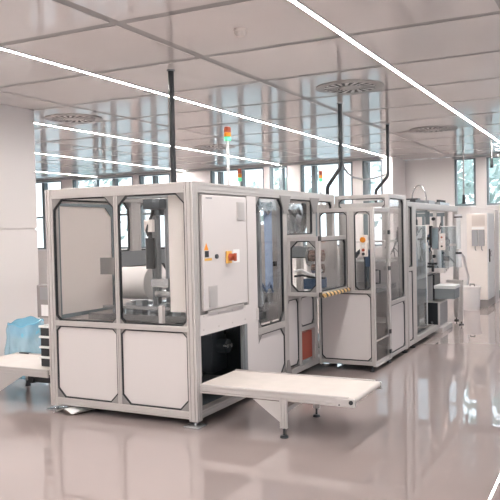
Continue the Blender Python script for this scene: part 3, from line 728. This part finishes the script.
# ------------------------------------------------------------------ signal towers
def tower(x, y, z0, zt, label, r=.034, lenses=(('red_lens', red), ('amber_lens', orange), ('green_lens', green)), seg=.04):
    t = thing('signal_tower', (x, y, z0), label, 'signal light', 'stack lights on the machines')
    z = zt-seg*len(lenses)-.01
    build('base', MB().cyl((x, y, z0), (x, y, z0+.02), r*1.1), label_w, t, True)
    build('pole', MB().cyl((x, y, z0+.02), (x, y, z), r*.42), label_w, t, True)
    for nm, m_ in reversed(lenses):
        build(nm, MB().cyl((x, y, z+.002), (x, y, z+seg-.002), r), m_, t, True); z += seg
    build('cap', MB().cyl((x, y, z), (x, y, z+.012), r, r*.8), red, t, True)
tower(-.16, .92, 1.99, 2.615, 'tall signal tower on the front machine with red, amber and lit green lenses')
tower(-1.30, 3.32, 2.05, 2.44, 'small signal tower behind the tall one, at the rear of the front machine', r=.028, seg=.05)
tower(-.515, 4.23, 1.965, 2.43, 'small signal tower left of the bent cable duct, on the rear station', r=.026, seg=.045)

# ------------------------------------------------------------------ ducts and hoses from the ceiling
def duct(pts, label, w=.026):
    t = thing('cable_duct', pts[0], label, 'cable duct', 'black cable ducts from the ceiling')
    build('duct', MB().tube(pts, w, 12), blackp, t, True)
    p = Vector(pts[-1]); build('collar', MB().cyl(p, p+Vector((0, 0, .03)), w*1.4), blackp, t, True)
    p = Vector(pts[0]); build('ceiling_collar', MB().cyl(p-Vector((0, 0, .012)), p, w*1.5), alud, t, True)
duct([(-.907, 1.12, CZ-.001), (-.907, 1.12, 2.05)], 'straight black cable duct dropping to the front part of the machine', .029)
duct([(-.115, 3.94, CZ-.001), (-.118, 3.94, 2.47), (-.135, 3.94, 2.42), (-.30, 3.94, 2.20), (-.31, 3.94, 2.16), (-.31, 3.94, 2.02)], 'bent black cable duct with a grey hose, below the swirl vent')
duct([(-.13, 6.2, CZ-.001), (-.135, 6.2, 2.49), (-.15, 6.2, 2.44), (-.33, 6.2, 2.24), (-.34, 6.2, 2.2), (-.34, 6.2, 1.975)], 'bent black cable duct in front of the blank white wall')
tag(build('drooping_hose', MB().tube([(-.112, 3.985, 2.52), (-.13, 4.1, 2.44), (-.18, 4.4, 2.39), (-.24, 4.8, 2.36), (-.28, 5.4, 2.36), (-.27, 5.9, 2.41), (-.16, 6.14, 2.47)], .014), greym, None, True),
    'grey hose hanging in a sag between the two bent cable ducts', 'hose')
for (x, y, z1, lab) in ((.49, 9.2, 2.05, 'thin drop cable with long black plug above the rear station'), (.97, 9.5, 2.74, 'short drop cable with black plug near the right edge')):
    t = thing('drop_cable', (x, y, CZ), lab, 'cable', 'drop cables from the ceiling')
    build('cable', MB().cyl((x, y, z1+.16), (x, y, CZ), .016, n=12), gus, t, True)
    build('plug', MB().cyl((x, y, z1), (x, y, z1+.18), .032, .024, 14), blackp, t, True)
tag(build('coiled_hose', MB().tube([(1.02+.05*math.cos(k*.8)+.004*k, 9.7+.05*math.sin(k*.8), 3.25-.013*k) for k in range(80)], .008, 6), cabw, None, True), 'pale coiled air hose hanging by the far right window', 'hose')

# ------------------------------------------------------------------ control cabinet, bin at far right
cx0, cx1, cy0, cy1 = .44, .845, 9.7, 10.5
t = thing('control_cabinet', ((cx0+cx1)/2, 10.1, 0), 'tall cream control cabinet with grey plinth at far right', 'cabinet')
build('plinth', MB().box(cx0+.01, cx1-.005, cy0+.01, cy1-.01, 0, .15), gus, t)
build('body', MB().box(cx0, cx1, cy0, cy1, .15, 1.87, .006), cabw, t)  # bluish white here paints window light on the cabinet's side
dr = build('front_panel', MB().box(cx0+.005, cx1-.005, cy0-.012, cy0, .16, 1.865, .004), cream, t)
b = MB().box(.55, .80, cy0-.02, cy0-.012, 1.62, 1.83)
for k in range(10): b.box(.56, .79, cy0-.026, cy0-.02, 1.635+.019*k, 1.643+.019*k)
build('vent', b, mat('cream_dark', (.62, .55, .51), .5), dr)
for k in range(2):
    f_ = build('filter_unit', MB().box(.55+.125*k, .665+.125*k, cy0-.05, cy0-.012, 1.22, 1.54, .006), greym, dr)
    build('drain_hook', MB().tube([(.61+.125*k, cy0-.03, 1.22), (.61+.125*k, cy0-.03, 1.15), (.63+.125*k, cy0-.03, 1.13)], .009, 8), greym, f_, True)
build('gauge_bar', MB().box(.55, .79, cy0-.03, cy0-.012, 1.555, 1.595), label_w, dr)
build('side_door', MB().box(cx1, cx1+.012, cy0+.02, cy1-.02, .17, 1.85, .003), cabw, t)  # same bluish white, window light put into the side's colour
build('handle', MB().box(cx1+.012, cx1+.035, cy0+.06, cy0+.10, .90, 1.16, .004), blackp, t)
build('emblem', MB().box(cx1+.012, cx1+.014, cy0+.25, cy0+.28, 1.0, 1.12).poly([(cx1+.012, cy0+.28, 1.06), (cx1+.012, cy0+.38, 1.12), (cx1+.012, cy0+.41, 1.12), (cx1+.012, cy0+.31, 1.06)], (.002, 0, 0)).poly([(cx1+.012, cy0+.28, 1.06), (cx1+.012, cy0+.31, 1.06), (cx1+.012, cy0+.41, 1.0), (cx1+.012, cy0+.38, 1.0)], (.002, 0, 0)), blackp, t)
# sloped cover machine behind it
tag(build('feeder_cover', MB().poly([(.36, 10.6, 0), (.36, 10.6, 2.02), (.44, 10.6, 2.02), (.86, 10.6, 1.95), (.86, 10.6, 0)], (0, .5, 0)), white, None), 'white housing with a sloped top behind the cream control cabinet', 'machine housing')
tb = thing('bin', (.61, 9.2, 0), 'white lidded round bin in front of the cream control cabinet', 'bin')
build('body', MB().lathe([(.145, 0), (.15, .01), (.168, .40), (.168, .41)], .61, 9.2, 36), bin_w, tb, True)
lid = build('lid', MB().lathe([(.18, .41), (.182, .455), (.17, .465), (.02, .47)], .61, 9.2, 36), bin_w, tb, True)
build('lid_handle', MB().tube([(.60, 9.12, .465), (.60, 9.12, .505), (.68, 9.12, .505), (.68, 9.12, .465)], .012), blackp, lid, True)
tag(build('suction_hose', MB().tube([(.80, 7.06, 1.2), (.79, 7.5, 1.10), (.70, 8.2, .85), (.62, 8.85, .66), (.56, 9.12, .54), (.55, 9.18, .495)], .02), cabw, None, True), 'white suction hose running from the station down into the white bin', 'hose')
